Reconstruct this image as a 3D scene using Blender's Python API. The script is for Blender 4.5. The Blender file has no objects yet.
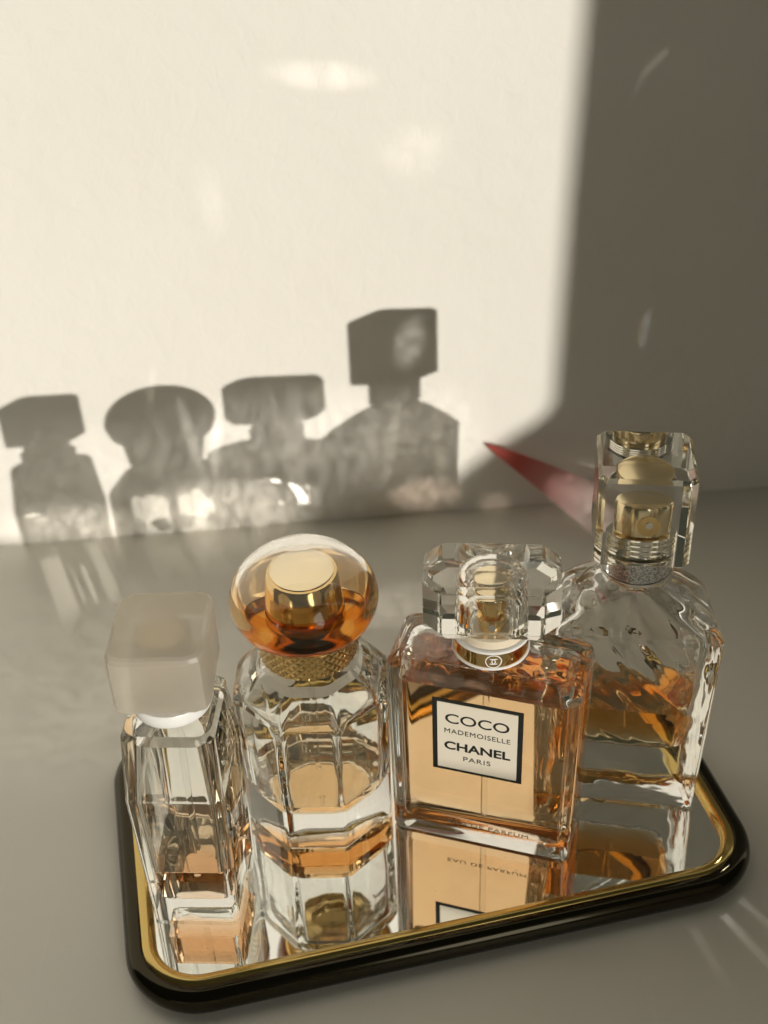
import bpy, bmesh, math, random
from mathutils import Vector, Matrix, noise
random.seed(7)
S = bpy.context.scene
COL = S.collection
R = math.radians
PI = math.pi

# ------------------------------------------------------------------ camera
F_PX = 1250.0
TH = R(35.0); ROLL = R(2.43); CAM_H = 0.36
cam_d = bpy.data.cameras.new('camera')
cam = bpy.data.objects.new('camera', cam_d); COL.objects.link(cam)
fw = Vector((0, math.cos(TH), -math.sin(TH)))
r0 = Vector((1, 0, 0)); u0 = r0.cross(fw)
rr_ = math.cos(ROLL) * r0 - math.sin(ROLL) * u0
uu_ = math.sin(ROLL) * r0 + math.cos(ROLL) * u0
m = Matrix((rr_, uu_, -fw)).transposed().to_4x4()
m.translation = Vector((0, 0, CAM_H))
cam.matrix_world = m
cam_d.sensor_fit = 'VERTICAL'; cam_d.sensor_height = 24.0
cam_d.lens = 24.0 * F_PX / 1024.0
cam_d.clip_start = 0.01; cam_d.clip_end = 50.0
cam_d.dof.use_dof = True
cam_d.dof.focus_distance = 0.405
cam_d.dof.aperture_fstop = cam_d.lens / 1000.0 / 0.0042
S.camera = cam

# ------------------------------------------------------------------ render settings
S.render.engine = 'CYCLES'
cy = S.cycles
cy.max_bounces = 32; cy.transmission_bounces = 32; cy.glossy_bounces = 16
cy.diffuse_bounces = 4; cy.transparent_max_bounces = 32; cy.volume_bounces = 0
cy.caustics_reflective = True; cy.caustics_refractive = True
cy.blur_glossy = 0.3
cy.sample_clamp_indirect = 8.0
cy.sample_clamp_direct = 0.0
cy.use_adaptive_sampling = False
cy.use_denoising = True
try:
    cy.denoiser = 'OPENIMAGEDENOISE'
    cy.denoising_input_passes = 'RGB_ALBEDO_NORMAL'
    cy.denoising_prefilter = 'ACCURATE'
except Exception:
    pass
S.view_settings.view_transform = 'Standard'; S.view_settings.look = 'None'
S.view_settings.exposure = 0.30; S.view_settings.gamma = 1.0

# ------------------------------------------------------------------ light
SUN_AZ = R(22.3); SUN_EL = R(10.9)
sun_d = bpy.data.lights.new('sun', 'SUN'); sun_d.energy = 2.5; sun_d.angle = R(0.55)
sun_d.color = (1.0, 0.955, 0.87)
sun = bpy.data.objects.new('sun', sun_d); COL.objects.link(sun)
travel = Vector((-math.sin(SUN_AZ) * math.cos(SUN_EL), math.cos(SUN_AZ) * math.cos(SUN_EL), -math.sin(SUN_EL)))
sun.rotation_euler = travel.to_track_quat('-Z', 'Y').to_euler()
sun.location = (0.5, -1.0, 0.5)

world = bpy.data.worlds.new('World'); S.world = world; world.use_nodes = True
nt = world.node_tree; nt.nodes.clear()
out = nt.nodes.new('ShaderNodeOutputWorld'); bg = nt.nodes.new('ShaderNodeBackground')
tc = nt.nodes.new('ShaderNodeTexCoord')
dot = nt.nodes.new('ShaderNodeVectorMath'); dot.operation = 'DOT_PRODUCT'
wdir = Vector((0.55, -0.78, 0.42)).normalized()
dot.inputs[1].default_value = wdir
nt.links.new(tc.outputs['Generated'], dot.inputs[0])
mr = nt.nodes.new('ShaderNodeMapRange'); mr.interpolation_type = 'SMOOTHSTEP'
mr.inputs['From Min'].default_value = 0.950; mr.inputs['From Max'].default_value = 0.968
nt.links.new(dot.outputs['Value'], mr.inputs['Value'])
sep = nt.nodes.new('ShaderNodeSeparateXYZ'); nt.links.new(tc.outputs['Generated'], sep.inputs[0])
rampz = nt.nodes.new('ShaderNodeMapRange')
rampz.inputs['From Min'].default_value = -0.1; rampz.inputs['From Max'].default_value = 0.9
nt.links.new(sep.outputs['Z'], rampz.inputs['Value'])
mixa = nt.nodes.new('ShaderNodeMix'); mixa.data_type = 'RGBA'
mixa.inputs['A'].default_value = (0.024, 0.025, 0.018, 1)
mixa.inputs['B'].default_value = (0.037, 0.039, 0.028, 1)
nt.links.new(rampz.outputs['Result'], mixa.inputs['Factor'])
mixb = nt.nodes.new('ShaderNodeMix'); mixb.data_type = 'RGBA'
mixb.inputs['B'].default_value = (2.3, 2.3, 2.15, 1)
nt.links.new(mr.outputs['Result'], mixb.inputs['Factor'])
nt.links.new(mixa.outputs['Result'], mixb.inputs['A'])
nt.links.new(mixb.outputs['Result'], bg.inputs['Color'])
bg.inputs['Strength'].default_value = 1.0
nt.links.new(bg.outputs[0], out.inputs['Surface'])

# ------------------------------------------------------------------ materials
def new_mat(name):
    mt = bpy.data.materials.new(name); mt.use_nodes = True
    n = mt.node_tree; n.nodes.clear()
    o = n.nodes.new('ShaderNodeOutputMaterial')
    return mt, n, o

def principled(name, color, rough=0.5, metal=0.0, bump=None, spec=0.5, coat=0.0, var=None, trans=0.0, sss=0.0):
    mt, n, o = new_mat(name)
    b = n.nodes.new('ShaderNodeBsdfPrincipled')
    b.inputs['Base Color'].default_value = (*color, 1); b.inputs['Roughness'].default_value = rough
    b.inputs['Metallic'].default_value = metal; b.inputs['Specular IOR Level'].default_value = spec
    b.inputs['Coat Weight'].default_value = coat
    b.inputs['Transmission Weight'].default_value = trans
    n.links.new(b.outputs[0], o.inputs['Surface'])
    if bump or var:
        t = n.nodes.new('ShaderNodeTexCoord')
    if bump:
        nz = n.nodes.new('ShaderNodeTexNoise'); nz.inputs['Scale'].default_value = bump[0]
        nz.inputs['Detail'].default_value = 4
        n.links.new(t.outputs['Object'], nz.inputs['Vector'])
        bp = n.nodes.new('ShaderNodeBump'); bp.inputs['Strength'].default_value = 1.0
        bp.inputs['Distance'].default_value = bump[1]
        n.links.new(nz.outputs['Fac'], bp.inputs['Height']); n.links.new(bp.outputs[0], b.inputs['Normal'])
    if var:
        nz2 = n.nodes.new('ShaderNodeTexNoise'); nz2.inputs['Scale'].default_value = var[0]
        nz2.inputs['Detail'].default_value = 5
        n.links.new(t.outputs['Object'], nz2.inputs['Vector'])
        mx = n.nodes.new('ShaderNodeMix'); mx.data_type = 'RGBA'
        mx.inputs['A'].default_value = (*color, 1); mx.inputs['B'].default_value = (*var[1], 1)
        n.links.new(nz2.outputs['Fac'], mx.inputs['Factor'])
        n.links.new(mx.outputs['Result'], b.inputs['Base Color'])
    return mt

def glass(name, ior=1.5, rough=0.0, color=(1, 1, 1), wave=None):
    mt, n, o = new_mat(name)
    g = n.nodes.new('ShaderNodeBsdfGlass'); g.inputs['IOR'].default_value = ior
    g.inputs['Roughness'].default_value = rough; g.inputs['Color'].default_value = (*color, 1)
    n.links.new(g.outputs[0], o.inputs['Surface'])
    if wave:
        t = n.nodes.new('ShaderNodeTexCoord'); nz = n.nodes.new('ShaderNodeTexNoise')
        nz.inputs['Scale'].default_value = wave[0]; nz.inputs['Detail'].default_value = 1.5
        mp = n.nodes.new('ShaderNodeMapping'); mp.inputs['Scale'].default_value = (1, 1, wave[2] if len(wave) > 2 else .5)
        if len(wave) > 3: mp.vector_type = 'TEXTURE'; mp.inputs['Rotation'].default_value = (0, R(wave[3]), 0); mp.inputs['Scale'].default_value = (1, 1, 1 / wave[2])
        n.links.new(t.outputs['Object'], mp.inputs[0]); n.links.new(mp.outputs[0], nz.inputs['Vector'])
        bp = n.nodes.new('ShaderNodeBump'); bp.inputs['Strength'].default_value = 1.0
        bp.inputs['Distance'].default_value = wave[1]
        n.links.new(nz.outputs['Fac'], bp.inputs['Height']); n.links.new(bp.outputs[0], g.inputs['Normal'])
    return mt

def liquid(name, absorb, density):
    # one closed volume; each face carries the relative index of the interface it is (glass side or air side)
    mt, n, o = new_mat(name)
    g = n.nodes.new('ShaderNodeBsdfGlass'); g.inputs['Roughness'].default_value = 0
    a = n.nodes.new('ShaderNodeAttribute'); a.attribute_name = 'interface_ior'
    n.links.new(a.outputs['Fac'], g.inputs['IOR'])
    n.links.new(g.outputs[0], o.inputs['Surface'])
    v = n.nodes.new('ShaderNodeVolumeAbsorption')
    v.inputs['Color'].default_value = (*absorb, 1); v.inputs['Density'].default_value = density
    n.links.new(v.outputs[0], o.inputs['Volume'])
    return mt

M = {}
M['glass'] = glass('clear_glass', 1.5, 0, (.985, .985, .975))
M['glass_in'] = glass('inner_glass', 1.5, 0, (.985, .985, .975), wave=(130, .0012, .35))
M['glass_flat'] = glass('smooth_inner_glass', 1.5, 0, (.985, .985, .975), wave=(90, .00035, .35))
M['glass_reflection'] = glass('amber_reflection_glass', 1.5, 0, (.86, .60, .30))  # tint paints the gold dish's reflection into the dome's inner wall
M['glass_soft'] = glass('soft_wavy_glass', 1.5, 0, (.985, .985, .975), wave=(60, .0020, .35, -40))
M['glass_shoulder'] = glass('streaked_inner_glass', 1.5, 0, (.985, .985, .975), wave=(110, .0028, 1.0))
M['glass_swirl'] = glass('swirled_inner_glass', 1.5, 0, (.985, .985, .975), wave=(75, .0062, .28, -38))
M['acrylic'] = glass('cap_glass', 1.5, 0, (.99, .985, .97))
M['frost'] = glass('hazy_cap', 1.42, 0.28, (.985, .965, .93))
def hazy():
    mt = glass('hazy_acrylic', 1.42, 0.26, (.99, .975, .945)); n = mt.node_tree
    g = [k for k in n.nodes if k.type == 'BSDF_GLASS'][0]; o = [k for k in n.nodes if k.type == 'OUTPUT_MATERIAL'][0]
    tl = n.nodes.new('ShaderNodeBsdfTranslucent'); tl.inputs['Color'].default_value = (.95, .89, .78, 1)
    df = n.nodes.new('ShaderNodeBsdfDiffuse'); df.inputs['Color'].default_value = (.95, .89, .78, 1)
    m1 = n.nodes.new('ShaderNodeMixShader'); m2 = n.nodes.new('ShaderNodeMixShader')
    m1.inputs[0].default_value = .5; m2.inputs[0].default_value = .45
    n.links.new(tl.outputs[0], m1.inputs[1]); n.links.new(df.outputs[0], m1.inputs[2])
    n.links.new(g.outputs[0], m2.inputs[1]); n.links.new(m1.outputs[0], m2.inputs[2]); n.links.new(m2.outputs[0], o.inputs['Surface'])
    return mt
M['frost'] = hazy()
M['juice_coco'] = liquid('peach_perfume', (.985, .64, 0.14), 43)
M['juice_a'] = liquid('light_amber_perfume', (.97, .70, 0.40), 62)
M['juice_b'] = liquid('amber_perfume', (.96, .64, 0.15), 95)
M['juice_c'] = liquid('deep_amber_perfume', (.97, .64, 0.05), 85)
M['gold'] = principled('polished_gold', (.83, .60, .27), .12, 1.0, bump=(400, .00003))
M['pale_gold'] = principled('pale_gold', (.88, .74, .48), .16, 1.0)
M['deep_gold'] = principled('deep_amber_gold', (.80, .50, .17), .16, 1.0)
M['top_gold'] = principled('champagne_gold', (.97, .84, .60), .14, 1.0)
M['silver'] = principled('silver_metal', (.86, .84, .78), .12, 1.0)
M['white'] = principled('white_plastic', (.80, .79, .76), .3)
M['cream'] = principled('cream_plastic', (.84, .68, .46), .35)
M['label'] = principled('cream_paper', (.78, .71, .58), .55)
M['ink'] = principled('black_ink', (.015, .015, .013), .5)
M['tube'] = glass('tube_plastic', 1.03, .0, (.97, .97, .97))
M['rim_gold'] = principled('brushed_brass', (.55, .40, .14), .18, 1.0, bump=(300, .00003))
M['rim_dark'] = principled('dark_reflection_brass', (.032, .026, .013), .14, 0.9, coat=.2)  # brass tube; its reflection of the dark room is put into the colour
M['mirror'] = principled('mirror_silver', (.86, .87, .85), .015, 1.0)
def mirror_mat():
    mt, n, o = new_mat('mirror_silver')
    b = n.nodes.new('ShaderNodeBsdfPrincipled'); b.inputs['Base Color'].default_value = (.90, .91, .88, 1); b.inputs['Metallic'].default_value = 1
    b.inputs['Roughness'].default_value = .012
    d = n.nodes.new('ShaderNodeBsdfDiffuse'); d.inputs['Color'].default_value = (.75, .72, .65, 1)
    t = n.nodes.new('ShaderNodeTexCoord'); v = n.nodes.new('ShaderNodeTexNoise'); v.inputs['Scale'].default_value = 1500; v.inputs['Detail'].default_value = 1
    v2 = n.nodes.new('ShaderNodeTexNoise'); v2.inputs['Scale'].default_value = 40; v2.inputs['Detail'].default_value = 4
    for q in (v, v2): n.links.new(t.outputs['Object'], q.inputs['Vector'])
    a = n.nodes.new('ShaderNodeMapRange'); a.inputs['From Min'].default_value = .72; a.inputs['From Max'].default_value = .77; a.inputs['To Max'].default_value = .5
    a2 = n.nodes.new('ShaderNodeMapRange'); a2.inputs['From Min'].default_value = .5; a2.inputs['From Max'].default_value = .8; a2.inputs['To Max'].default_value = .14
    n.links.new(v.outputs['Fac'], a.inputs['Value']); n.links.new(v2.outputs['Fac'], a2.inputs['Value'])
    ad = n.nodes.new('ShaderNodeMath'); ad.operation = 'ADD'; n.links.new(a.outputs['Result'], ad.inputs[0]); n.links.new(a2.outputs['Result'], ad.inputs[1])
    ms = n.nodes.new('ShaderNodeMixShader'); n.links.new(ad.outputs[0], ms.inputs[0]); n.links.new(b.outputs[0], ms.inputs[1]); n.links.new(d.outputs[0], ms.inputs[2])
    n.links.new(ms.outputs[0], o.inputs['Surface'])
    return mt
M['mirror'] = mirror_mat()
M['shade_panel'] = principled('shade_panel_cloth', (.45, .42, .36), .9, bump=(60, .002))

def wall_mat():
    mt, n, o = new_mat('white_plaster')
    b = n.nodes.new('ShaderNodeBsdfPrincipled'); b.inputs['Roughness'].default_value = .75
    b.inputs['Specular IOR Level'].default_value = .25
    t = n.nodes.new('ShaderNodeTexCoord')
    n1 = n.nodes.new('ShaderNodeTexNoise'); n1.inputs['Scale'].default_value = 110; n1.inputs['Detail'].default_value = 6
    n1.inputs['Roughness'].default_value = .55; n1.inputs['Distortion'].default_value = .6
    n2 = n.nodes.new('ShaderNodeTexNoise'); n2.inputs['Scale'].default_value = 9; n2.inputs['Detail'].default_value = 4
    vo = n.nodes.new('ShaderNodeTexVoronoi'); vo.inputs['Scale'].default_value = 95; vo.feature = 'SMOOTH_F1'
    for q in (n1, n2, vo): n.links.new(t.outputs['Object'], q.inputs['Vector'])
    ad = n.nodes.new('ShaderNodeMath'); ad.operation = 'MULTIPLY_ADD'; ad.inputs[1].default_value = .5
    n.links.new(vo.outputs['Distance'], ad.inputs[0]); n.links.new(n1.outputs['Fac'], ad.inputs[2])
    bp = n.nodes.new('ShaderNodeBump'); bp.inputs['Strength'].default_value = 1; bp.inputs['Distance'].default_value = .00055
    n.links.new(ad.outputs[0], bp.inputs['Height']); n.links.new(bp.outputs[0], b.inputs['Normal'])
    mx = n.nodes.new('ShaderNodeMix'); mx.data_type = 'RGBA'
    mx.inputs['A'].default_value = (.76, .725, .66, 1); mx.inputs['B'].default_value = (.82, .79, .73, 1)
    n.links.new(n2.outputs['Fac'], mx.inputs['Factor']); n.links.new(mx.outputs['Result'], b.inputs['Base Color'])
    n.links.new(b.outputs[0], o.inputs['Surface'])
    return mt

def table_mat():
    mt, n, o = new_mat('grey_lacquer')
    b = n.nodes.new('ShaderNodeBsdfPrincipled')
    b.inputs['Specular IOR Level'].default_value = .8
    t = n.nodes.new('ShaderNodeTexCoord')
    n2 = n.nodes.new('ShaderNodeTexNoise'); n2.inputs['Scale'].default_value = 7; n2.inputs['Detail'].default_value = 5
    n3 = n.nodes.new('ShaderNodeTexNoise'); n3.inputs['Scale'].default_value = 900; n3.inputs['Detail'].default_value = 2
    for q in (n2, n3): n.links.new(t.outputs['Object'], q.inputs['Vector'])
    mx = n.nodes.new('ShaderNodeMix'); mx.data_type = 'RGBA'
    mx.inputs['A'].default_value = (.72, .68, .60, 1); mx.inputs['B'].default_value = (.79, .75, .665, 1)
    n.links.new(n2.outputs['Fac'], mx.inputs['Factor']); n.links.new(mx.outputs['Result'], b.inputs['Base Color'])
    rg = n.nodes.new('ShaderNodeMapRange'); rg.inputs['To Min'].default_value = .30; rg.inputs['To Max'].default_value = .48
    n.links.new(n2.outputs['Fac'], rg.inputs['Value']); n.links.new(rg.outputs['Result'], b.inputs['Roughness'])
    bp = n.nodes.new('ShaderNodeBump'); bp.inputs['Strength'].default_value = 1; bp.inputs['Distance'].default_value = .00003
    n.links.new(n3.outputs['Fac'], bp.inputs['Height']); n.links.new(bp.outputs[0], b.inputs['Normal'])
    # fine wiped scratches in the lacquer
    mp = n.nodes.new('ShaderNodeMapping'); mp.inputs['Rotation'].default_value = (0, 0, R(62)); mp.inputs['Scale'].default_value = (340, 5, 1)
    ns = n.nodes.new('ShaderNodeTexNoise'); ns.inputs['Scale'].default_value = 1; ns.inputs['Detail'].default_value = 3; ns.inputs['Distortion'].default_value = .8
    n.links.new(t.outputs['Object'], mp.inputs[0]); n.links.new(mp.outputs[0], ns.inputs['Vector'])
    sr = n.nodes.new('ShaderNodeMapRange'); sr.inputs['From Min'].default_value = .655; sr.inputs['From Max'].default_value = .76
    sr.inputs['To Max'].default_value = .35
    n.links.new(ns.outputs['Fac'], sr.inputs['Value'])
    ms = n.nodes.new('ShaderNodeMix'); ms.data_type = 'RGBA'; ms.inputs['B'].default_value = (.82, .80, .74, 1)
    n.links.new(sr.outputs['Result'], ms.inputs['Factor']); n.links.new(mx.outputs['Result'], ms.inputs['A'])
    n.links.new(ms.outputs['Result'], b.inputs['Base Color'])
    n.links.new(b.outputs[0], o.inputs['Surface'])
    return mt
M['wall'] = wall_mat(); M['table'] = table_mat()

def glitter_mat():
    mt, n, o = new_mat('silver_glitter')
    b = n.nodes.new('ShaderNodeBsdfPrincipled'); b.inputs['Metallic'].default_value = 1
    b.inputs['Roughness'].default_value = .25
    t = n.nodes.new('ShaderNodeTexCoord'); v = n.nodes.new('ShaderNodeTexVoronoi'); v.inputs['Scale'].default_value = 2600
    n.links.new(t.outputs['Object'], v.inputs['Vector'])
    cr = n.nodes.new('ShaderNodeMapRange'); cr.inputs['To Min'].default_value = .25; cr.inputs['To Max'].default_value = .95
    sp = n.nodes.new('ShaderNodeSeparateXYZ'); n.links.new(v.outputs['Color'], sp.inputs[0])
    n.links.new(sp.outputs['X'], cr.inputs['Value'])
    cm = n.nodes.new('ShaderNodeCombineXYZ')
    for k in range(3): n.links.new(cr.outputs['Result'], cm.inputs[k])
    n.links.new(cm.outputs[0], b.inputs['Base Color'])
    bp = n.nodes.new('ShaderNodeBump'); bp.inputs['Distance'].default_value = .0006
    n.links.new(sp.outputs['Y'], bp.inputs['Height']); n.links.new(bp.outputs[0], b.inputs['Normal'])
    n.links.new(b.outputs[0], o.inputs['Surface'])
    return mt
M['glitter'] = glitter_mat()

def leaf_mat():
    mt, n, o = new_mat('red_film')
    b = n.nodes.new('ShaderNodeBsdfPrincipled'); b.inputs['Roughness'].default_value = .45
    t = n.nodes.new('ShaderNodeTexCoord'); nz = n.nodes.new('ShaderNodeTexNoise'); nz.inputs['Scale'].default_value = 900
    n.links.new(t.outputs['Object'], nz.inputs['Vector'])
    a = n.nodes.new('ShaderNodeAttribute'); a.attribute_name = 'along'
    mx = n.nodes.new('ShaderNodeMix'); mx.data_type = 'RGBA'
    mx.inputs['A'].default_value = (.95, .86, .82, 1); mx.inputs['B'].default_value = (.68, .20, .17, 1)
    n.links.new(a.outputs['Fac'], mx.inputs['Factor'])
    m2 = n.nodes.new('ShaderNodeMix'); m2.data_type = 'RGBA'; m2.inputs['B'].default_value = (.75, .45, .42, 1)
    k = n.nodes.new('ShaderNodeMapRange'); k.inputs['From Min'].default_value = .5; k.inputs['From Max'].default_value = .9
    k.inputs['To Max'].default_value = .35
    n.links.new(nz.outputs['Fac'], k.inputs['Value']); n.links.new(k.outputs['Result'], m2.inputs['Factor'])
    n.links.new(mx.outputs['Result'], m2.inputs['A'])
    n.links.new(m2.outputs['Result'], b.inputs['Base Color'])
    tl = n.nodes.new('ShaderNodeBsdfTranslucent'); n.links.new(m2.outputs['Result'], tl.inputs['Color'])
    ms = n.nodes.new('ShaderNodeMixShader'); ms.inputs[0].default_value = .55
    n.links.new(b.outputs[0], ms.inputs[1]); n.links.new(tl.outputs[0], ms.inputs[2])
    n.links.new(ms.outputs[0], o.inputs['Surface'])
    return mt
M['leaf'] = leaf_mat()

# ------------------------------------------------------------------ helpers
def link(name, me, mat, parent=None):
    ob = bpy.data.objects.new(name, me); COL.objects.link(ob)
    mats = mat if isinstance(mat, (list, tuple)) else [mat]
    for k in mats: me.materials.append(k)
    if parent: ob.parent = parent
    return ob

def finish(bm, name, mat, parent=None, smooth=35, normals=False):
    if normals: bmesh.ops.recalc_face_normals(bm, faces=bm.faces)
    me = bpy.data.meshes.new(name); bm.to_mesh(me); bm.free()
    if smooth:
        for p in me.polygons: p.use_smooth = True
        me.set_sharp_from_angle(angle=R(smooth))
    return link(name, me, mat, parent)

def thing(name, label, cat, loc, rz=0, group=None):
    o = bpy.data.objects.new(name, None); COL.objects.link(o)
    o.location = loc; o.rotation_euler = (0, 0, rz); o.empty_display_size = .02
    o['label'] = label; o['category'] = cat
    if group: o['group'] = group
    return o

NC = 8   # segments per corner
def ring(w, d, r, n=NC, cx=0, cy=0):
    """counter-clockwise rounded rectangle; r = min(w,d)/2 with w == d is a circle"""
    r = min(r, w / 2 - 1e-6, d / 2 - 1e-6)
    pts = []
    for k, (sx, sy) in enumerate(((1, -1), (1, 1), (-1, 1), (-1, -1))):
        a0 = -PI / 2 + k * PI / 2
        for i in range(n + 1):
            a = a0 + (PI / 2) * i / n
            pts.append((cx + sx * (w / 2 - r) + r * math.cos(a), cy + sy * (d / 2 - r) + r * math.sin(a)))
    return pts

def prof_ring(p, n=NC):
    return [(x, y, p[0]) for x, y in ring(p[1], p[2], p[3], n)]

def loft(bm, rings, flip=False, cap0=False, cap1=False):
    vs = [[bm.verts.new(q) for q in rg] for rg in rings]
    faces = []
    N = len(vs[0])
    for a, b in zip(vs, vs[1:]):
        for i in range(N):
            j = (i + 1) % N
            f = (a[i], a[j], b[j], b[i]) if not flip else (a[i], b[i], b[j], a[j])
            faces.append(bm.faces.new(f))
    if cap0:
        bm.faces.new(vs[0][::-1] if not flip else vs[0])
    if cap1:
        faces.append(bm.faces.new(vs[-1] if not flip else vs[-1][::-1]))
    return vs

def interp(profile, z):
    for a, b in zip(profile, profile[1:]):
        if a[0] <= z <= b[0] and b[0] > a[0]:
            t = (z - a[0]) / (b[0] - a[0])
            return tuple(a[k] + (b[k] - a[k]) * t for k in range(4))
    return profile[-1]

def bottle_glass(outer, inner, level, parent, name='glass_body', n=NC, skin='glass_in', outer_skin='glass'):
    """outer skin, and the inner skin above the liquid with its normals into the air"""
    bm = bmesh.new()
    loft(bm, [prof_ring(p, n) for p in outer], cap0=True)
    nf = len(bm.faces)
    up = [interp(inner, level)] + [p for p in inner if p[0] > level + 1e-6]
    loft(bm, [prof_ring(p, n) for p in up], flip=True)
    # join the lips
    lipo = [v for v in bm.verts if abs(v.co.z - outer[-1][0]) < 1e-7]
    k = 4 * (n + 1)
    vo = bm.verts[:] ; bm.verts.ensure_lookup_table()
    no = len(outer) * k
    a = [bm.verts[no - k + i] for i in range(k)]
    b = [bm.verts[len(bm.verts) - k + i] for i in range(k)]
    for i in range(k):
        j = (i + 1) % k
        bm.faces.new((a[i], a[j], b[j], b[i]))
    bm.faces.ensure_lookup_table()
    for i, f in enumerate(bm.faces):
        f.material_index = 1 if i >= nf else 0
    return finish(bm, name, [M[outer_skin], M[skin]], parent)

def bottle_liquid(inner, level, mat, parent, n=NC, name='perfume'):
    bm = bmesh.new()
    low = [p for p in inner if p[0] < level - 1e-6] + [interp(inner, level)]
    loft(bm, [prof_ring(p, n) for p in low], cap0=True, cap1=True)
    lay = bm.faces.layers.float.new('interface_ior')
    for f in bm.faces:
        top = all(abs(v.co.z - level) < 1e-7 for v in f.verts)
        f[lay] = 1.36 if top else 1.36 / 1.5
    return finish(bm, name, mat, parent)

def cyl(name, r, z0, z1, mat, parent, n=64, bevel=0.0, cx=0, cy=0, r2=None, smooth=35):
    r2 = r if r2 is None else r2
    bm = bmesh.new()
    def circ(rad, z): return [(cx + rad * math.cos(2 * PI * i / n), cy + rad * math.sin(2 * PI * i / n), z) for i in range(n)]
    if bevel:
        rings = [circ(r - bevel, z0), circ(r - bevel * .3, z0 + bevel * .3), circ(r, z0 + bevel), circ(r2, z1 - bevel), circ(r2 - bevel * .3, z1 - bevel * .3), circ(r2 - bevel, z1)]
    else:
        rings = [circ(r, z0), circ(r2, z1)]
    loft(bm, rings, cap0=True, cap1=True)
    return finish(bm, name, mat, parent, smooth)

def lathe(name, prof, mat, parent, n=64, flipfrom=None, smooth=40):
    """prof: list of (r, z); closed at both ends by caps when r > 0"""
    bm = bmesh.new()
    loft(bm, [[(r * math.cos(2 * PI * i / n), r * math.sin(2 * PI * i / n), z) for i in range(n)] for r, z in prof], cap0=True, cap1=True)
    return finish(bm, name, mat, parent, smooth)

def text_mesh(name, lines, mat, parent, loc, rot, depth=.00004):
    """lines: (text, size, x scale, z offset, bold offset)"""
    bm = bmesh.new()
    for txt, size, sx, dz, off in lines:
        cu = bpy.data.curves.new('t', 'FONT'); cu.body = txt; cu.size = size
        cu.align_x = 'CENTER'; cu.align_y = 'CENTER'; cu.extrude = depth; cu.offset = off
        cu.resolution_u = 6
        if size < .004: cu.space_character = 1.12
        ob = bpy.data.objects.new('t', cu); COL.objects.link(ob)
        dg = bpy.context.evaluated_depsgraph_get(); dg.update()
        me = bpy.data.meshes.new_from_object(ob.evaluated_get(dg))
        me.transform(Matrix.Translation((0, dz, 0)) @ Matrix.Diagonal((sx, 1, 1, 1)))
        bm.from_mesh(me)
        bpy.data.objects.remove(ob); bpy.data.curves.remove(cu); bpy.data.meshes.remove(me)
    o = finish(bm, name, mat, parent, smooth=None)
    o.location = loc; o.rotation_euler = rot
    return o

def box_bm(bm, x0, x1, y0, y1, z0, z1):
    r = bmesh.ops.create_cube(bm, size=1)
    bmesh.ops.transform(bm, verts=r['verts'], matrix=Matrix.Translation(((x0 + x1) / 2, (y0 + y1) / 2, (z0 + z1) / 2)) @ Matrix.Diagonal((x1 - x0, y1 - y0, z1 - z0, 1)))

# ------------------------------------------------------------------ the setting
WALL_Y = 0.5103; WALL_SLOPE = 0.0594     # the wall recedes a little to the right
def wall_y(x): return WALL_Y + WALL_SLOPE * x
bm = bmesh.new()
q = [(-1.6, wall_y(-1.6), -.02), (1.6, wall_y(1.6), -.02), (1.6, wall_y(1.6), 1.9), (-1.6, wall_y(-1.6), 1.9)]
f = bm.faces.new([bm.verts.new(p) for p in q])
g = bmesh.ops.extrude_face_region(bm, geom=[f])
bmesh.ops.translate(bm, verts=[v for v in g['geom'] if isinstance(v, bmesh.types.BMVert)], vec=(0, .1, 0))
wall = finish(bm, 'wall', M['wall'], smooth=None, normals=True); wall['kind'] = 'structure'
bm = bmesh.new()
box_bm(bm, -1.6, 1.6, -.35, .49 + .13, -.04, 0)
table = finish(bm, 'tabletop', M['table'], smooth=None); table['kind'] = 'structure'

# unseen panel added behind the camera, its edge shaped to cast the right-hand shade
def shade_panel():
    Y0 = -.70
    dY = WALL_Y - Y0
    ox = dY * math.tan(SUN_AZ); oz = dY / math.cos(SUN_AZ) * math.tan(SUN_EL)
    bm = bmesh.new()
    # (z on wall, x of the edge on wall)
    prof = [(-.42, .0), (-.02, .010), (.008, .022), (.025, .042), (.040, .061), (.051, .078), (.057, .0835), (.062, .0845), (.09, .085), (.16, .0865), (.26, .090), (1.2, .10)]
    nx = 40
    rows = []
    for z, x in prof:
        row = []
        for i in range(nx + 1):
            xx = x + ox + (.9 * i / nx)
            yy = Y0 + .012 * math.sin(i * 1.15) * min(1, i / 3)
            row.append(bm.verts.new((xx, yy, z + oz)))
        rows.append(row)
    for a, b in zip(rows, rows[1:]):
        for i in range(nx): bm.faces.new((a[i], a[i + 1], b[i + 1], b[i]))
    bmesh.ops.solidify(bm, geom=bm.faces[:], thickness=.003)
    o = finish(bm, 'shade_panel', M['shade_panel'], smooth=60, normals=True)
    o['label'] = 'unseen beige panel added behind the camera to cast the shade at right'; o['category'] = 'shade_panel'
shade_panel()
def sill():  # unseen sill added to keep direct sun off the front of the table
    Y0 = -.76
    dY = WALL_Y - (Y0 - .10)
    top = -.017 + dY / math.cos(SUN_AZ) * math.tan(SUN_EL)
    bm = bmesh.new(); box_bm(bm, -.9, 1.6, Y0 - .10, Y0 - .04, -.30, top - .012)
    box_bm(bm, -.92, 1.62, Y0 - .10, Y0 - .02, top - .0115, top)
    o = finish(bm, 'unseen_sill', M['white'], smooth=None); o['kind'] = 'structure'
sill()

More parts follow.
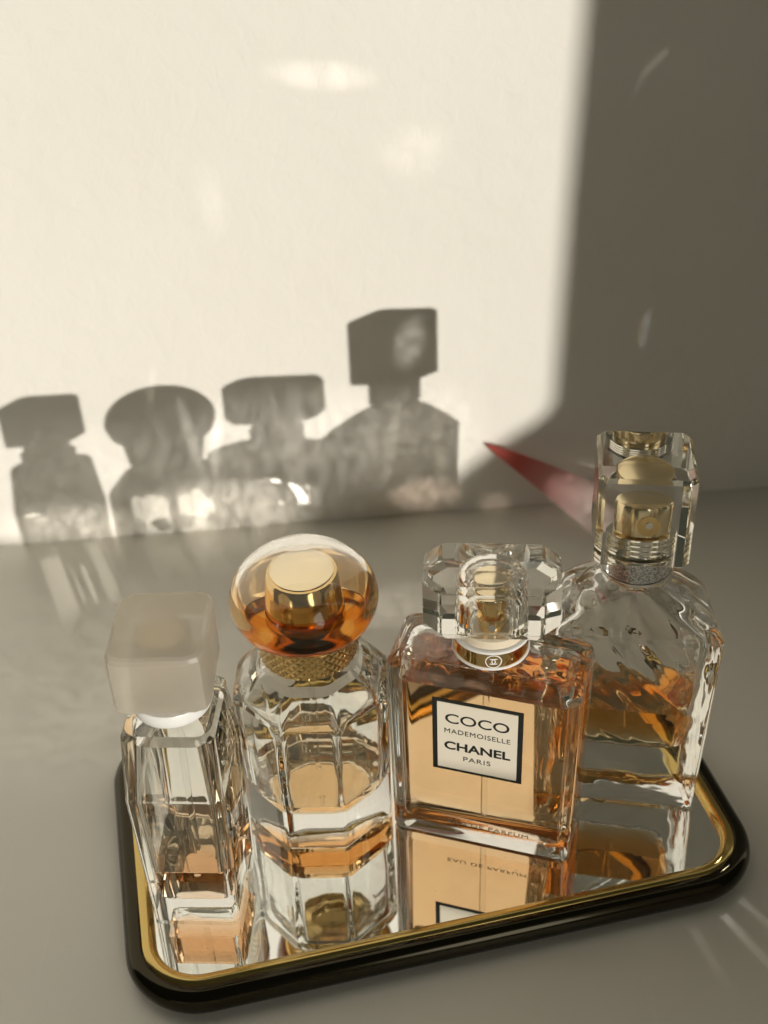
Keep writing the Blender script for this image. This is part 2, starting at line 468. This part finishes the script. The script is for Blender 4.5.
# ------------------------------------------------------------------ mirror tray
MZ = .0080
TRAY_YAW = R(11.5)
TW, TD = .2200, .128
c, s = math.cos(TRAY_YAW), math.sin(TRAY_YAW)
FL = Vector((-.0865, .2308))
tc_ = FL + Vector((c, s)) * TW / 2 + Vector((-s, c)) * TD / 2
def tray():
    t = thing('mirror_tray', 'rounded rectangular mirror tray with brass rim, its dark reflection painted in, under the four perfume bottles', 'tray', (tc_.x, tc_.y, 0), TRAY_YAW)
    n = 14; RC = .026
    def sweep(name, prof, mat):
        # prof: (inset from outer outline, z), closed loop
        bm = bmesh.new(); k = None
        rings = []
        for ins, z in prof:
            rings.append([bm.verts.new((x, y, z)) for x, y in ring(TW - 2 * ins, TD - 2 * ins, RC - ins, n)])
        for a, b in zip(rings, rings[1:] + rings[:1]):
            N = len(a)
            for i in range(N):
                j = (i + 1) % N
                bm.faces.new((a[i], a[j], b[j], b[i]))
        return finish(bm, name, mat, t, smooth=50, normals=True)
    # outer tube, rounded section
    pr = []
    for i in range(20):
        a = 2 * PI * i / 20
        pr.append((.0045 - .0045 * math.cos(a), .0052 + .0050 * math.sin(a)))
    sweep('rim', pr, M['rim_dark'])
    pr = []
    for i in range(14):
        a = 2 * PI * i / 14
        pr.append((.0080 - .0027 * math.cos(a), .0083 + .0024 * math.sin(a)))
    sweep('gold_trim', pr, M['rim_gold'])
    bm = bmesh.new()
    ins = .0090
    loft(bm, [[(x, y, z) for x, y in ring(TW - 2 * ins, TD - 2 * ins, RC - ins, n)] for z in (.004, MZ)], cap0=True, cap1=True)
    finish(bm, 'mirror', M['mirror'], t, smooth=30)
    bm = bmesh.new()
    ins = .004
    loft(bm, [[(x, y, z) for x, y in ring(TW - 2 * ins, TD - 2 * ins, RC - ins, n)] for z in (.0012, .0036)], cap0=True, cap1=True)
    finish(bm, 'backing', M['rim_dark'], t, smooth=30)
tray()
BZ = MZ + .0002

def frustum_profile(rows): return rows

# ------------------------------------------------------------------ left bottle
def bottle_left():
    t = thing('perfume_bottle', 'slim clear bottle with hazy pale square cap, white neck ring and little perfume', 'perfume bottle', (-.0675, .2840, BZ), R(-4), 'perfume bottles on the mirror tray')
    outer = [(0, .0274, .0330, .0015), (.0008, .0288, .0346, .0020), (.010, .0291, .0350, .0022), (.0595, .0310, .0366, .0024), (.0607, .0306, .0360, .0024),
             (.0820, .0288, .0300, .0035), (.0838, .0268, .0280, .0050), (.0845, .0180, .0180, .009), (.0895, .0180, .0180, .009)]
    inner = [(.0095, .0190, .0240, .002), (.0105, .0222, .0276, .0025), (.0200, .0228, .0280, .0025), (.0560, .0248, .0300, .0025), (.0575, .0245, .0298, .0025),
             (.0775, .0215, .0225, .004), (.0805, .0120, .0120, .006), (.0895, .0120, .0120, .006)]
    lv = .0240
    bottle_glass(outer, inner, lv, t, n=4, skin='glass_flat')
    bottle_liquid(inner, lv, M['juice_a'], t, n=4)
    cyl('dip_tube', .0011, .0125, .080, M['tube'], t, 16)
    lathe('neck_ring', [(.0095, .0850), (.0120, .0853), (.0124, .0862), (.0124, .0890), (.0120, .0898), (.0095, .0900)], M['white'], t)
    lathe('gold_collar', [(.0080, .0909), (.0104, .0911), (.0104, .0930), (.0080, .0935)], M['pale_gold'], t)
    cz0, cz1 = .0953, .1160
    bm = bmesh.new()
    W, D = .0290, .0325
    loft(bm, [[(x, y, z) for x, y in ring(w, d, r, 2)] for z, w, d, r in ((cz0, W - .001, D - .001, .004), (cz0 + .0006, W, D, .0045), (cz1 - .0018, W, D, .0045), (cz1 - .0006, W - .0012, D - .0012, .0043), (cz1, W - .0032, D - .0032, .0038))], cap0=True, cap1=True)
    loft(bm, [[(x, y, z) for x, y in ring(2 * r, 2 * r, r, 10)] for z, r in ((cz0 + .0012, .0092), (cz1 - .007, .0088), (cz1 - .005, .0075))], flip=True, cap0=True, cap1=True)
    cap = finish(bm, 'cap', M['frost'], t, smooth=25)
    cap.rotation_euler = (0, 0, R(3))
    lathe('pump', [(.0060, cz0 + .0014), (.0070, cz0 + .002), (.0078, cz1 - .0080), (.0070, cz1 - .0072)], M['top_gold'], t)
bottle_left()

# ------------------------------------------------------------------ faceted bottle with domed cap
def octa(w, r):      # chamfered square ring
    return [(x, y) for x, y in ring(w, w, r, 1)]
def bottle_dome():
    t = thing('perfume_bottle', 'faceted eight sided glass bottle with clear domed cap over gold pump and knurled collar', 'perfume bottle', (-.0275, .3215, BZ), R(-2), 'perfume bottles on the mirror tray')
    # ring with k points: octagon corners slightly rounded -> build octagon as 8 corners x 3 points
    def oc(w, rnd, ch=.30):
        """octagon of overall width w, corner rounding rnd"""
        a = w / 2; b = a * (1 - 2 * ch)
        cor = [(b, -a), (a, -b), (a, b), (b, a), (-b, a), (-a, b), (-a, -b), (-b, -a)]
        pts = []
        for i in range(8):
            p0 = Vector(cor[i - 1]); p1 = Vector(cor[i]); p2 = Vector(cor[(i + 1) % 8])
            u = (p0 - p1).normalized() * rnd; v = (p2 - p1).normalized() * rnd
            A = p1 + u; B = p1 + v
            for k in range(5):
                q = k / 4
                pts.append(((1 - q) ** 2 * A + 2 * q * (1 - q) * p1 + q * q * B)[:])
        return pts
    def ci(r):
        o8 = oc(.05, .002)
        return [(r * math.cos(math.atan2(y, x)), r * math.sin(math.atan2(y, x))) for x, y in o8]
    def mix(p, q, f): return [(a[0] * (1 - f) + b[0] * f, a[1] * (1 - f) + b[1] * f) for a, b in zip(p, q)]
    O = [(0, oc(.0505, .0012)), (.0010, oc(.0520, .0012)), (.006, oc(.0524, .0012)), (.0555, oc(.0535, .0012)), (.0585, oc(.0528, .004)), (.0606, oc(.0495, .005)),
         (.0672, mix(oc(.0420, .005), ci(.020), .6)), (.0697, ci(.0178)), (.0707, ci(.0130)), (.0760, ci(.0128))]
    I = [(.0128, mix(oc(.026, .003), ci(.013), 1)), (.0140, mix(oc(.038, .003), ci(.0190), .9)), (.0165, mix(oc(.043, .0012), ci(.0205), .7)), (.0300, oc(.0420, .0012)), (.0350, oc(.0410, .0012)), (.0540, mix(oc(.0430, .0012), ci(.021), .15)), (.0570, mix(oc(.042, .0012), ci(.020), .4)),
         (.0640, mix(oc(.034, .003), ci(.0165), .7)), (.0675, ci(.0090)), (.0760, ci(.0085))]
    lv = .0186
    def at(pr, z):
        for a, b in zip(pr, pr[1:]):
            if a[0] <= z <= b[0]:
                return (z, mix(a[1], b[1], (z - a[0]) / (b[0] - a[0])))
    r3 = lambda pr: [[(x, y, z) for x, y in rg] for z, rg in pr]
    bm = bmesh.new()
    v1 = loft(bm, r3(O), cap0=True); nf = len(bm.faces)
    v2 = loft(bm, r3([at(I, lv)] + [p for p in I if p[0] > lv]), flip=True)
    a, b = v1[-1], v2[-1]
    for i in range(40): bm.faces.new((a[i], a[(i + 1) % 40], b[(i + 1) % 40], b[i]))
    bm.faces.ensure_lookup_table()
    for i, f in enumerate(bm.faces): f.material_index = 1 if i >= nf else 0
    finish(bm, 'glass_body', [M['glass'], M['glass_flat']], t, smooth=28)
    bm = bmesh.new()
    loft(bm, r3([p for p in I if p[0] < lv] + [at(I, lv)]), cap0=True, cap1=True)
    lay = bm.faces.layers.float.new('interface_ior')
    for f in bm.faces: f[lay] = 1.36 if all(abs(v.co.z - lv) < 1e-7 for v in f.verts) else 1.36 / 1.5
    finish(bm, 'perfume', M['juice_b'], t, smooth=28)
    cyl('dip_tube', .0011, .0150, .0690, M['tube'], t, 16)
    # knurled collar: real diamond relief
    bm = bmesh.new(); N = 360; rows = 40; z0, z1 = .0716, .0840
    rg = []
    for j in range(rows + 1):
        z = z0 + (z1 - z0) * j / rows
        base = .0165 + .0018 * (j / rows)
        ring_ = []
        for i in range(N):
            a = 2 * PI * i / N
            u = i / N * 32; v = (z - z0) / .0034
            h = max(0, 1 - 4.5 * min(abs(((u + v) % 1) - .5), abs(((u - v) % 1) - .5)))
            edge = min(1, j / 1.5, (rows - j) / 1.5)
            rad = base - .0005 * h * edge - (.0006 if j in (0, rows) else 0)
            ring_.append((rad * math.cos(a), rad * math.sin(a), z))
        rg.append(ring_)
    loft(bm, rg, cap0=True, cap1=True)
    finish(bm, 'knurled_collar', M['gold'], t, smooth=25)
    lathe('gold_dish', [(.0150, .0841), (.0196, .0843), (.0203, .0850), (.0205, .0874), (.0200, .0874), (.0190, .0857), (.0120, .0853)], M['deep_gold'], t)
    # domed cap, hollow for the pump
    zb = .0855
    prof = [(.0206, zb), (.0218, zb + .0006), (.0231, zb + .0030), (.0242, zb + .0060), (.0247, zb + .0085)]
    for i in range(1, 17):
        a = PI / 2 * i / 17
        prof.append((.0247 * math.cos(a) ** .95, zb + .0085 + .0180 * math.sin(a)))
    bm = bmesh.new(); n = 72
    cc = lambda r, z: [(r * math.cos(2 * PI * i / n), r * math.sin(2 * PI * i / n), z) for i in range(n)]
    hol = [(.0203, zb + .0002), (.0208, zb + .004), (.0208, zb + .0095)] + [(.0208 * math.cos(a), zb + .0095 + .0100 * math.sin(a)) for a in [PI / 2 * k / 12 for k in range(1, 12)]]
    v1 = loft(bm, [cc(r, z) for r, z in prof], cap1=True)
    v2 = loft(bm, [cc(r, z) for r, z in hol], flip=True, cap1=True)
    for i in range(n): bm.faces.new((v1[0][(i + 1) % n], v1[0][i], v2[0][i], v2[0][(i + 1) % n]))
    bm.normal_update()
    for f in bm.faces:
        c_ = f.calc_center_median()
        if c_.z < zb + .0135 and math.hypot(c_.x, c_.y) < .0209 and abs(f.normal.z) < .75: f.material_index = 1
    finish(bm, 'domed_cap', [M['acrylic'], M['glass_reflection']], t, smooth=40)
    lathe('pump', [(.0124, zb + .0002), (.0128, zb + .001), (.0107, zb + .0166), (.0103, zb + .0172), (.0095, zb + .0174)], M['gold'], t)
    lathe('pump_top', [(.0092, zb + .01745), (.0094, zb + .0176), (.0090, zb + .0178)], M['top_gold'], t)
bottle_dome()

# ------------------------------------------------------------------ square bottle with the printed label
def bottle_label():
    yaw = R(-18.5)
    t = thing('perfume_bottle', 'square clear bottle nearly full of peach perfume with black bordered label reading COCO', 'perfume bottle', (.0329, .3077, BZ), yaw, 'perfume bottles on the mirror tray')
    W, D = .0635, .0282
    outer = [(0, W - .0030, D - .0030, .0025), (.0006, W - .0010, D - .0010, .0032), (.0020, W, D, .0035), (.0755, W + .0015, D + .0005, .0038), (.0777, W + .0008, D, .0042), (.0793, W - .0022, D - .0022, .0050),
             (.0801, W - .0070, D - .006, .0060), (.0808, .0262, .0226, .0112), (.0816, .0206, .0206, .0103), (.0856, .0206, .0206, .0103)]
    inner = [(.0060, W - .0130, D - .0110, .003), (.0068, W - .0085, D - .0080, .004), (.0090, W - .0070, D - .0066, .004), (.0715, W - .0060, D - .0066, .004), (.0740, W - .0080, D - .0085, .0045),
             (.0755, W - .015, D - .012, .005), (.0768, .0140, .0120, .0058), (.0778, .0120, .0120, .006), (.0856, .0120, .0120, .006)]
    lv = .0708
    bottle_glass(outer, inner, lv, t, skin='glass_shoulder')
    bottle_liquid(inner, lv, M['juice_coco'], t)
    cyl('dip_tube', .0011, .0080, .078, M['tube'], t, 16)
    # label on the front face
    lx, lz, lw, lh = -.0008, .0520, .0305, .0325
    yf = -(D + .0003) / 2 - .00025
    bm = bmesh.new(); box_bm(bm, lx - lw / 2, lx + lw / 2, yf - .00012, yf + .00012, lz - lh / 2, lz + lh / 2)
    fr = finish(bm, 'label_border', M['ink'], t, smooth=None)
    bm = bmesh.new(); e = .00175
    box_bm(bm, lx - lw / 2 + e, lx + lw / 2 - e, yf - .0003, yf - .00013, lz - lh / 2 + e * .75, lz + lh / 2 - e * .75)
    finish(bm, 'label', M['label'], t, smooth=None)
    text_mesh('lettering', [('COCO', .0060, 1.20, .0080, .00004), ('MADEMOISELLE', .0030, .98, .0024, .0), ('CHANEL', .0050, 1.16, -.0044, .00014), ('PARIS', .0030, 1.18, -.0095, .0)],
              M['ink'], t, (lx, yf - .00034, lz), (PI / 2, 0, 0))
    text_mesh('base_lettering', [('EAU DE PARFUM', .0024, 1.5, 0, 0)], principled('faded_print', (.50, .39, .28), .5), t, (lx + .004, yf - .00005, .0100), (PI / 2, 0, 0))
    # collar
    lathe('gold_collar', [(.0104, .0823), (.0122, .0825), (.0122, .0881), (.0104, .0883)], M['gold'], t)
    for z in (.0817, .0882):
        lathe('collar_ring', [(.0106, z), (.0124, z + .0001), (.0127, z + .0004), (.0127, z + .0008), (.0124, z + .0011), (.0106, z + .0012)], M['white'], t)
    lathe('pale_sleeve', [(.0100, .0895), (.0114, .0897), (.0112, .0925), (.0100, .0930)], principled('pale_sleeve', (.72, .62, .47), .3, .0), t)
    # monogram of two interlocked arcs in a circle, on the collar
    bm = bmesh.new()
    def arc(cx, cz, r, a0, a1, th, n=24):
        pts = []
        for i in range(n + 1):
            a = a0 + (a1 - a0) * i / n
            for rad in (r - th, r + th):
                x, z = cx + rad * math.cos(a), cz + rad * math.sin(a)
                yy = -math.sqrt(max(.01222 ** 2 - x * x, 0)) - .00006
                pts.append(bm.verts.new((x, yy, z)))
        for i in range(n): bm.faces.new((pts[2 * i], pts[2 * i + 2], pts[2 * i + 3], pts[2 * i + 1]))
    zc = .0854
    arc(0, zc, .0025, 0, 2 * PI, .00017, 40)
    arc(-.00050, zc, .00105, R(-130), R(130), .00017)
    arc(.00050, zc, .00105, R(50), R(310), .00017)
    mo = finish(bm, 'monogram', M['white'], t, smooth=None)
    mo.rotation_euler = (0, 0, R(17))
    # pump
    lathe('pump', [(.0066, .0923), (.0074, .0925), (.0074, .0985), (.0056, .0990), (.0056, .1020)], M['gold'], t)
    cyl('nozzle', .0014, 0, .0009, M['white'], t, 20).matrix_local = Matrix.Translation((.0020, -.0071, .0960)) @ Matrix.Rotation(PI / 2, 4, 'X')
    lathe('pump_sleeve', [(.0060, .1021), (.0070, .1024), (.0070, .1065), (.0066, .1069)], M['gold'], t)
    lathe('pump_button', [(.0064, .1070), (.0071, .1072), (.0070, .1079), (.0062, .1082)], M['top_gold'], t)
    # octagonal slab cap: all edges cut
    cz0, cz1 = .0940, .1145
    Wc, Dc = .0430, .0255
    bm = bmesh.new()
    rows = ((cz0, Wc - .0055, Dc - .003, .0045), (cz0 + .0030, Wc, Dc, .0055), (cz1 - .0020, Wc, Dc, .0055), (cz1, Wc - .0036, Dc - .003, .0045))
    loft(bm, [[(x, y, z) for x, y in ring(w, d, r, 1)] for z, w, d, r in rows], cap0=True, cap1=True)
    hl = [(cz0 + .0004, .0098), (cz0 + .0010, .0116), (cz0 + .007, .0116), (cz1 - .0085, .0112), (cz1 - .0062, .0102), (cz1 - .0044, .0084), (cz1 - .0033, .0060), (cz1 - .0028, .0030), (cz1 - .0027, .0012)]
    loft(bm, [[(x, y, z) for x, y in ring(2 * r, 2 * r, r, 10)] for z, r in hl], flip=True, cap0=True, cap1=True)
    cap = finish(bm, 'cap', M['acrylic'], t, smooth=22)
    cap.rotation_euler = (0, 0, R(13))
bottle_label()

# ------------------------------------------------------------------ right bottle with the tall block cap
def bottle_right():
    yaw = R(-11.0)
    t = thing('perfume_bottle', 'tall clear bottle with tall glass block cap and silver glitter neck ring, amber perfume low', 'perfume bottle', (.0826, .3270, BZ), yaw, 'perfume bottles on the mirror tray')
    W, D = .0560, .0320
    outer = [(0, W - .0035, D - .0035, .0020), (.0010, W - .0005, D - .0005, .0022), (.0040, W, D, .0022), (.0790, W + .0045, D + .0020, .0022), (.0800, W + .0043, D + .0018, .0022), (.0812, W + .0028, D, .0028), (.0850, W - .0045, D - .0035, .0045),
             (.0890, W - .0150, D - .0075, .0060), (.0922, W - .0260, D - .0115, .0080), (.0938, W - .0320, D - .0130, .0085), (.0950, .0200, .0186, .0092), (.0960, .0170, .0170, .0085), (.1030, .0170, .0170, .0085)]
    inner = [(.0250, .0200, .0100, .0035), (.0262, .0370, .0180, .005), (.0285, W - .0120, D - .0110, .004), (.0360, W - .0090, D - .0090, .003), (.0750, W - .0040, D - .0060, .003), (.0770, W - .0060, D - .0070, .003),
             (.0845, W - .0230, D - .014, .0065), (.0895, .0200, .0150, .0074), (.0915, .0110, .0110, .0055), (.1030, .0110, .0110, .0055)]
    lv = .0440
    taper = lambda o: [setattr(v.co, 'x', v.co.x * (1 - .20 * min(1, max(0, (v.co.y + D / 2) / D)))) for v in o.data.vertices if v.co.z < .0905]
    taper(bottle_glass(outer, inner, lv, t, skin='glass_swirl', outer_skin='glass_soft'))
    taper(bottle_liquid(inner, lv, M['juice_c'], t))
    cyl('dip_tube', .0011, .0285, .096, M['tube'], t, 16)
    up = .0070
    lathe('glitter_ring', [(.0100, .0978), (.0115, .0980), (.0116, .1075), (.0100, .1077)], M['glitter'], t)
    lathe('base_ring', [(.0100, .0962), (.0116, .0963), (.0118, .0968), (.0116, .0976), (.0100, .0977)], M['silver'], t)
    pr = []
    for k in range(4):
        z = .1086 + k * .0019
        pr += [(.0108, z), (.0112, z + .0004), (.0112, z + .0012), (.0108, z + .0016)]
    lathe('threaded_sleeve', pr, M['silver'], t)
    lathe('pump', [(.0086, .1163), (.0090, .1166), (.0090, .1268), (.0086, .1276), (.0074, .1279)], M['pale_gold'], t)
    nz = lathe('nozzle', [(.0037, .0), (.0037, .0012), (.0014, .0013)], M['gold'], t, 28)
    nz.matrix_local = Matrix.Rotation(R(10), 4, 'Z') @ Matrix.Translation((.0004, -.0085, .1212)) @ Matrix.Rotation(PI / 2, 4, 'X')
    nh = cyl('nozzle_hole', .0012, .0, .0004, M['silver'], t, 20)
    nh.matrix_local = Matrix.Rotation(R(10), 4, 'Z') @ Matrix.Translation((.0004, -.0099, .1217)) @ Matrix.Rotation(PI / 2, 4, 'X')
    cz0, cz1 = .1080, .1402
    Wc = .0300
    bm = bmesh.new()
    rows = ((cz0, Wc - .0004, Wc - .0004, .0022), (cz0 + .0003, Wc, Wc, .0022), (cz1 - .0012, Wc, Wc, .0022), (cz1, Wc - .0022, Wc - .0022, .0020))
    loft(bm, [[(x, y, z) for x, y in ring(w, d, r, 1)] for z, w, d, r in rows], cap0=True, cap1=True)
    cap = finish(bm, 'cap', M['acrylic'], t, smooth=20)
    cap.rotation_euler = (0, 0, R(3))
bottle_right()

# ------------------------------------------------------------------ red leaf leaning on the wall behind the right bottle
def leaf():
    T = Vector((.0505, .5100, .0400)); B = Vector((.1255, .4745, .0010))
    n = 36; mcols = 8
    bm = bmesh.new(); lay = bm.verts.layers.float.new('along')
    d = (T - B); side = d.cross(Vector((0, -1, .5))).normalized()
    nrm = side.cross(d).normalized()
    rows = []
    for i in range(n + 1):
        t = i / n
        w = .0145 * (1 - t) ** .8 * min(1, .25 + t / .2) + .0002
        ce = B + d * t + side * (.002 * math.sin(PI * t)) 
        row = []
        for j in range(mcols + 1):
            q = j / mcols * 2 - 1
            v = bm.verts.new(ce + side * q * w + nrm * (.0015 * q * q * w / .0110))
            v[lay] = min(1, max(0, (t - .35) / .45)); row.append(v)
        rows.append(row)
    for a, b in zip(rows, rows[1:]):
        for j in range(mcols): bm.faces.new((a[j], a[j + 1], b[j + 1], b[j]))
    bmesh.ops.solidify(bm, geom=bm.faces[:], thickness=.0006)
    o = finish(bm, 'leaf_blade', M['leaf'], smooth=50)
    o['label'] = 'red pointed leaf shaped blade fading to pink behind the tall right bottle'; o['category'] = 'leaf'
leaf()

# glints: added spot lamps in place of sunlight thrown by the caps and tray
def glint_lamp(src, dst, size, aspect, watt, color=(1, .95, .86), roll=0.0, blend=1.0):
    ld = bpy.data.lights.new('glint_lamp', 'SPOT'); ld.energy = watt; ld.color = color
    ld.use_nodes = True; n = ld.node_tree; em = [k for k in n.nodes if k.type == 'EMISSION'][0]
    t = n.nodes.new('ShaderNodeTexCoord'); nz = n.nodes.new('ShaderNodeTexNoise')
    nz.inputs['Scale'].default_value = 15; nz.inputs['Detail'].default_value = 1; nz.inputs['Distortion'].default_value = 2.2
    n.links.new(t.outputs['Normal'], nz.inputs['Vector'])
    mr = n.nodes.new('ShaderNodeMapRange'); mr.inputs['From Min'].default_value = .36; mr.inputs['From Max'].default_value = .68
    mr.inputs['To Min'].default_value = .45; mr.inputs['To Max'].default_value = 1.5
    n.links.new(nz.outputs['Fac'], mr.inputs['Value']); n.links.new(mr.outputs['Result'], em.inputs['Strength'])
    src = Vector(src); dst = Vector(dst); d = dst - src
    ld.spot_size = 2 * math.atan(size / d.length); ld.spot_blend = blend; ld.shadow_soft_size = .0015
    o = bpy.data.objects.new('glint_lamp', ld); COL.objects.link(o); o.location = src
    o.rotation_euler = (d.to_track_quat('-Z', 'Y').to_matrix() @ Matrix.Rotation(roll, 3, 'Z')).to_euler()
    o.scale = (1, aspect, 1)
CAP4 = (.083, .345, .152); CAP2 = (-.0275, .35, .122); CAP3 = (.034, .325, .126); CAP1 = (-.0675, .305, .130)
glint_lamp(CAP3, (-.0173, .5093, .2174), .026, .26, .34)
glint_lamp(CAP4, (.0193, .5114, .1847), .018, .75, .12, roll=R(20))
glint_lamp(CAP4, (.024, .5114, .188), .006, .8, .03)
glint_lamp(CAP2, (-.0665, .5063, .1688), .007, 2.8, .09)
glint_lamp(CAP4, (.1176, .5173, .2147), .008, .28, .11, roll=R(40))
glint_lamp(CAP4, (.112, .5173, .207), .006, .35, .05, roll=R(65))
glint_lamp((.112, .345, .11), (.1239, .5177, .0937), .013, .16, .10, (.92, .97, 1.0), roll=R(84))
glint_lamp((.112, .345, .11), (.1215, .5177, .094), .012, .13, .05, (1, .68, .35), roll=R(84))
glint_lamp((-.085, .36, .03), (-.1533, .5012, .0080), .040, .42, .34, (1, .93, .80), roll=R(-5))
glint_lamp((-.055, .37, .03), (-.0753, .5058, .0120), .050, .42, .30, (1, .93, .80), roll=R(-5))
glint_lamp((.010, .37, .03), (.0206, .5115, .0120), .022, .55, .20, (1, .78, .62))
glint_lamp((.020, .37, .03), (.0558, .5136, .0030), .009, .9, .11, (1, .76, .60))
glint_lamp((-.0275, .35, .088), (-.0784, .5056, .0500), .022, .16, .30, roll=R(82))
glint_lamp((-.0275, .35, .088), (-.0900, .5056, .0560), .024, .14, .22, roll=R(98))
glint_lamp((.070, .37, .12), (.0150, .5113, .0960), .016, .55, .17, roll=R(80))
glint_lamp((-.0275, .35, .11), (-.1040, .5045, .083), .014, .10, .17, (1, .90, .7), roll=R(78))
glint_lamp((.05, .35, .10), (-.028, .508, .074), .006, .5, .04, (1, .85, .6), roll=R(80))
glint_lamp((.0, .35, .09), (-.0420, .507, .050), .016, .5, .10, roll=R(60))
glint_lamp((.060, .40, .065), (.095, .490, .018), .024, .6, .20, roll=R(-20))  # added lamp that brightens the pale end of the leaf
glint_lamp((-.010, .37, .115), (-.060, .507, .040), .105, .42, .20, (1, .95, .86))  # broad added spots that lighten the bottles' shadows on the wall
glint_lamp((-.075, .36, .10), (-.160, .501, .035), .060, .7, .10, (1, .95, .86))
glint_lamp((.060, .38, .100), (.020, .5115, .045), .040, .9, .11, (1, .93, .82))
glint_lamp((.065, .37, .11), (.006, .5113, .045), .030, .10, .10, (1, .93, .80), roll=R(80))
glint_lamp((.065, .37, .11), (.028, .5113, .040), .026, .14, .09, (1, .90, .74), roll=R(97))
glint_lamp((.125, .31, .05), (.112, .262, .0), .030, .035, .022, roll=R(-38))
glint_lamp((.125, .31, .05), (.098, .262, .0), .026, .04, .012, roll=R(-34))
glint_lamp((.125, .31, .05), (.120, .268, .0), .024, .05, .012, roll=R(-42))
glint_lamp((-.02, .36, .13), (-.120, .400, .0), .085, .8, .12, (1, .95, .84))
glint_lamp((-.085, .31, .09), (-.098, .345, .0), .014, .16, .05, (1, .84, .70), roll=R(70))
glint_lamp((-.0275, .36, .10), (.005, .44, .0), .045, .35, .12, (1, .93, .82), roll=R(20))

# refracted sunlight through the clear parts
sun_d.cycles.is_caustics_light = True
for o in COL.objects:
    if o.type == 'MESH':
        if o.name.split('.')[0] in ('glass_body', 'cap', 'domed_cap', 'perfume') and o.parent.location.x < .06: o.cycles.is_caustics_caster = True
        if not any(k.node_tree.nodes.get('Glass BSDF') for k in o.data.materials): o.cycles.is_caustics_receiver = True
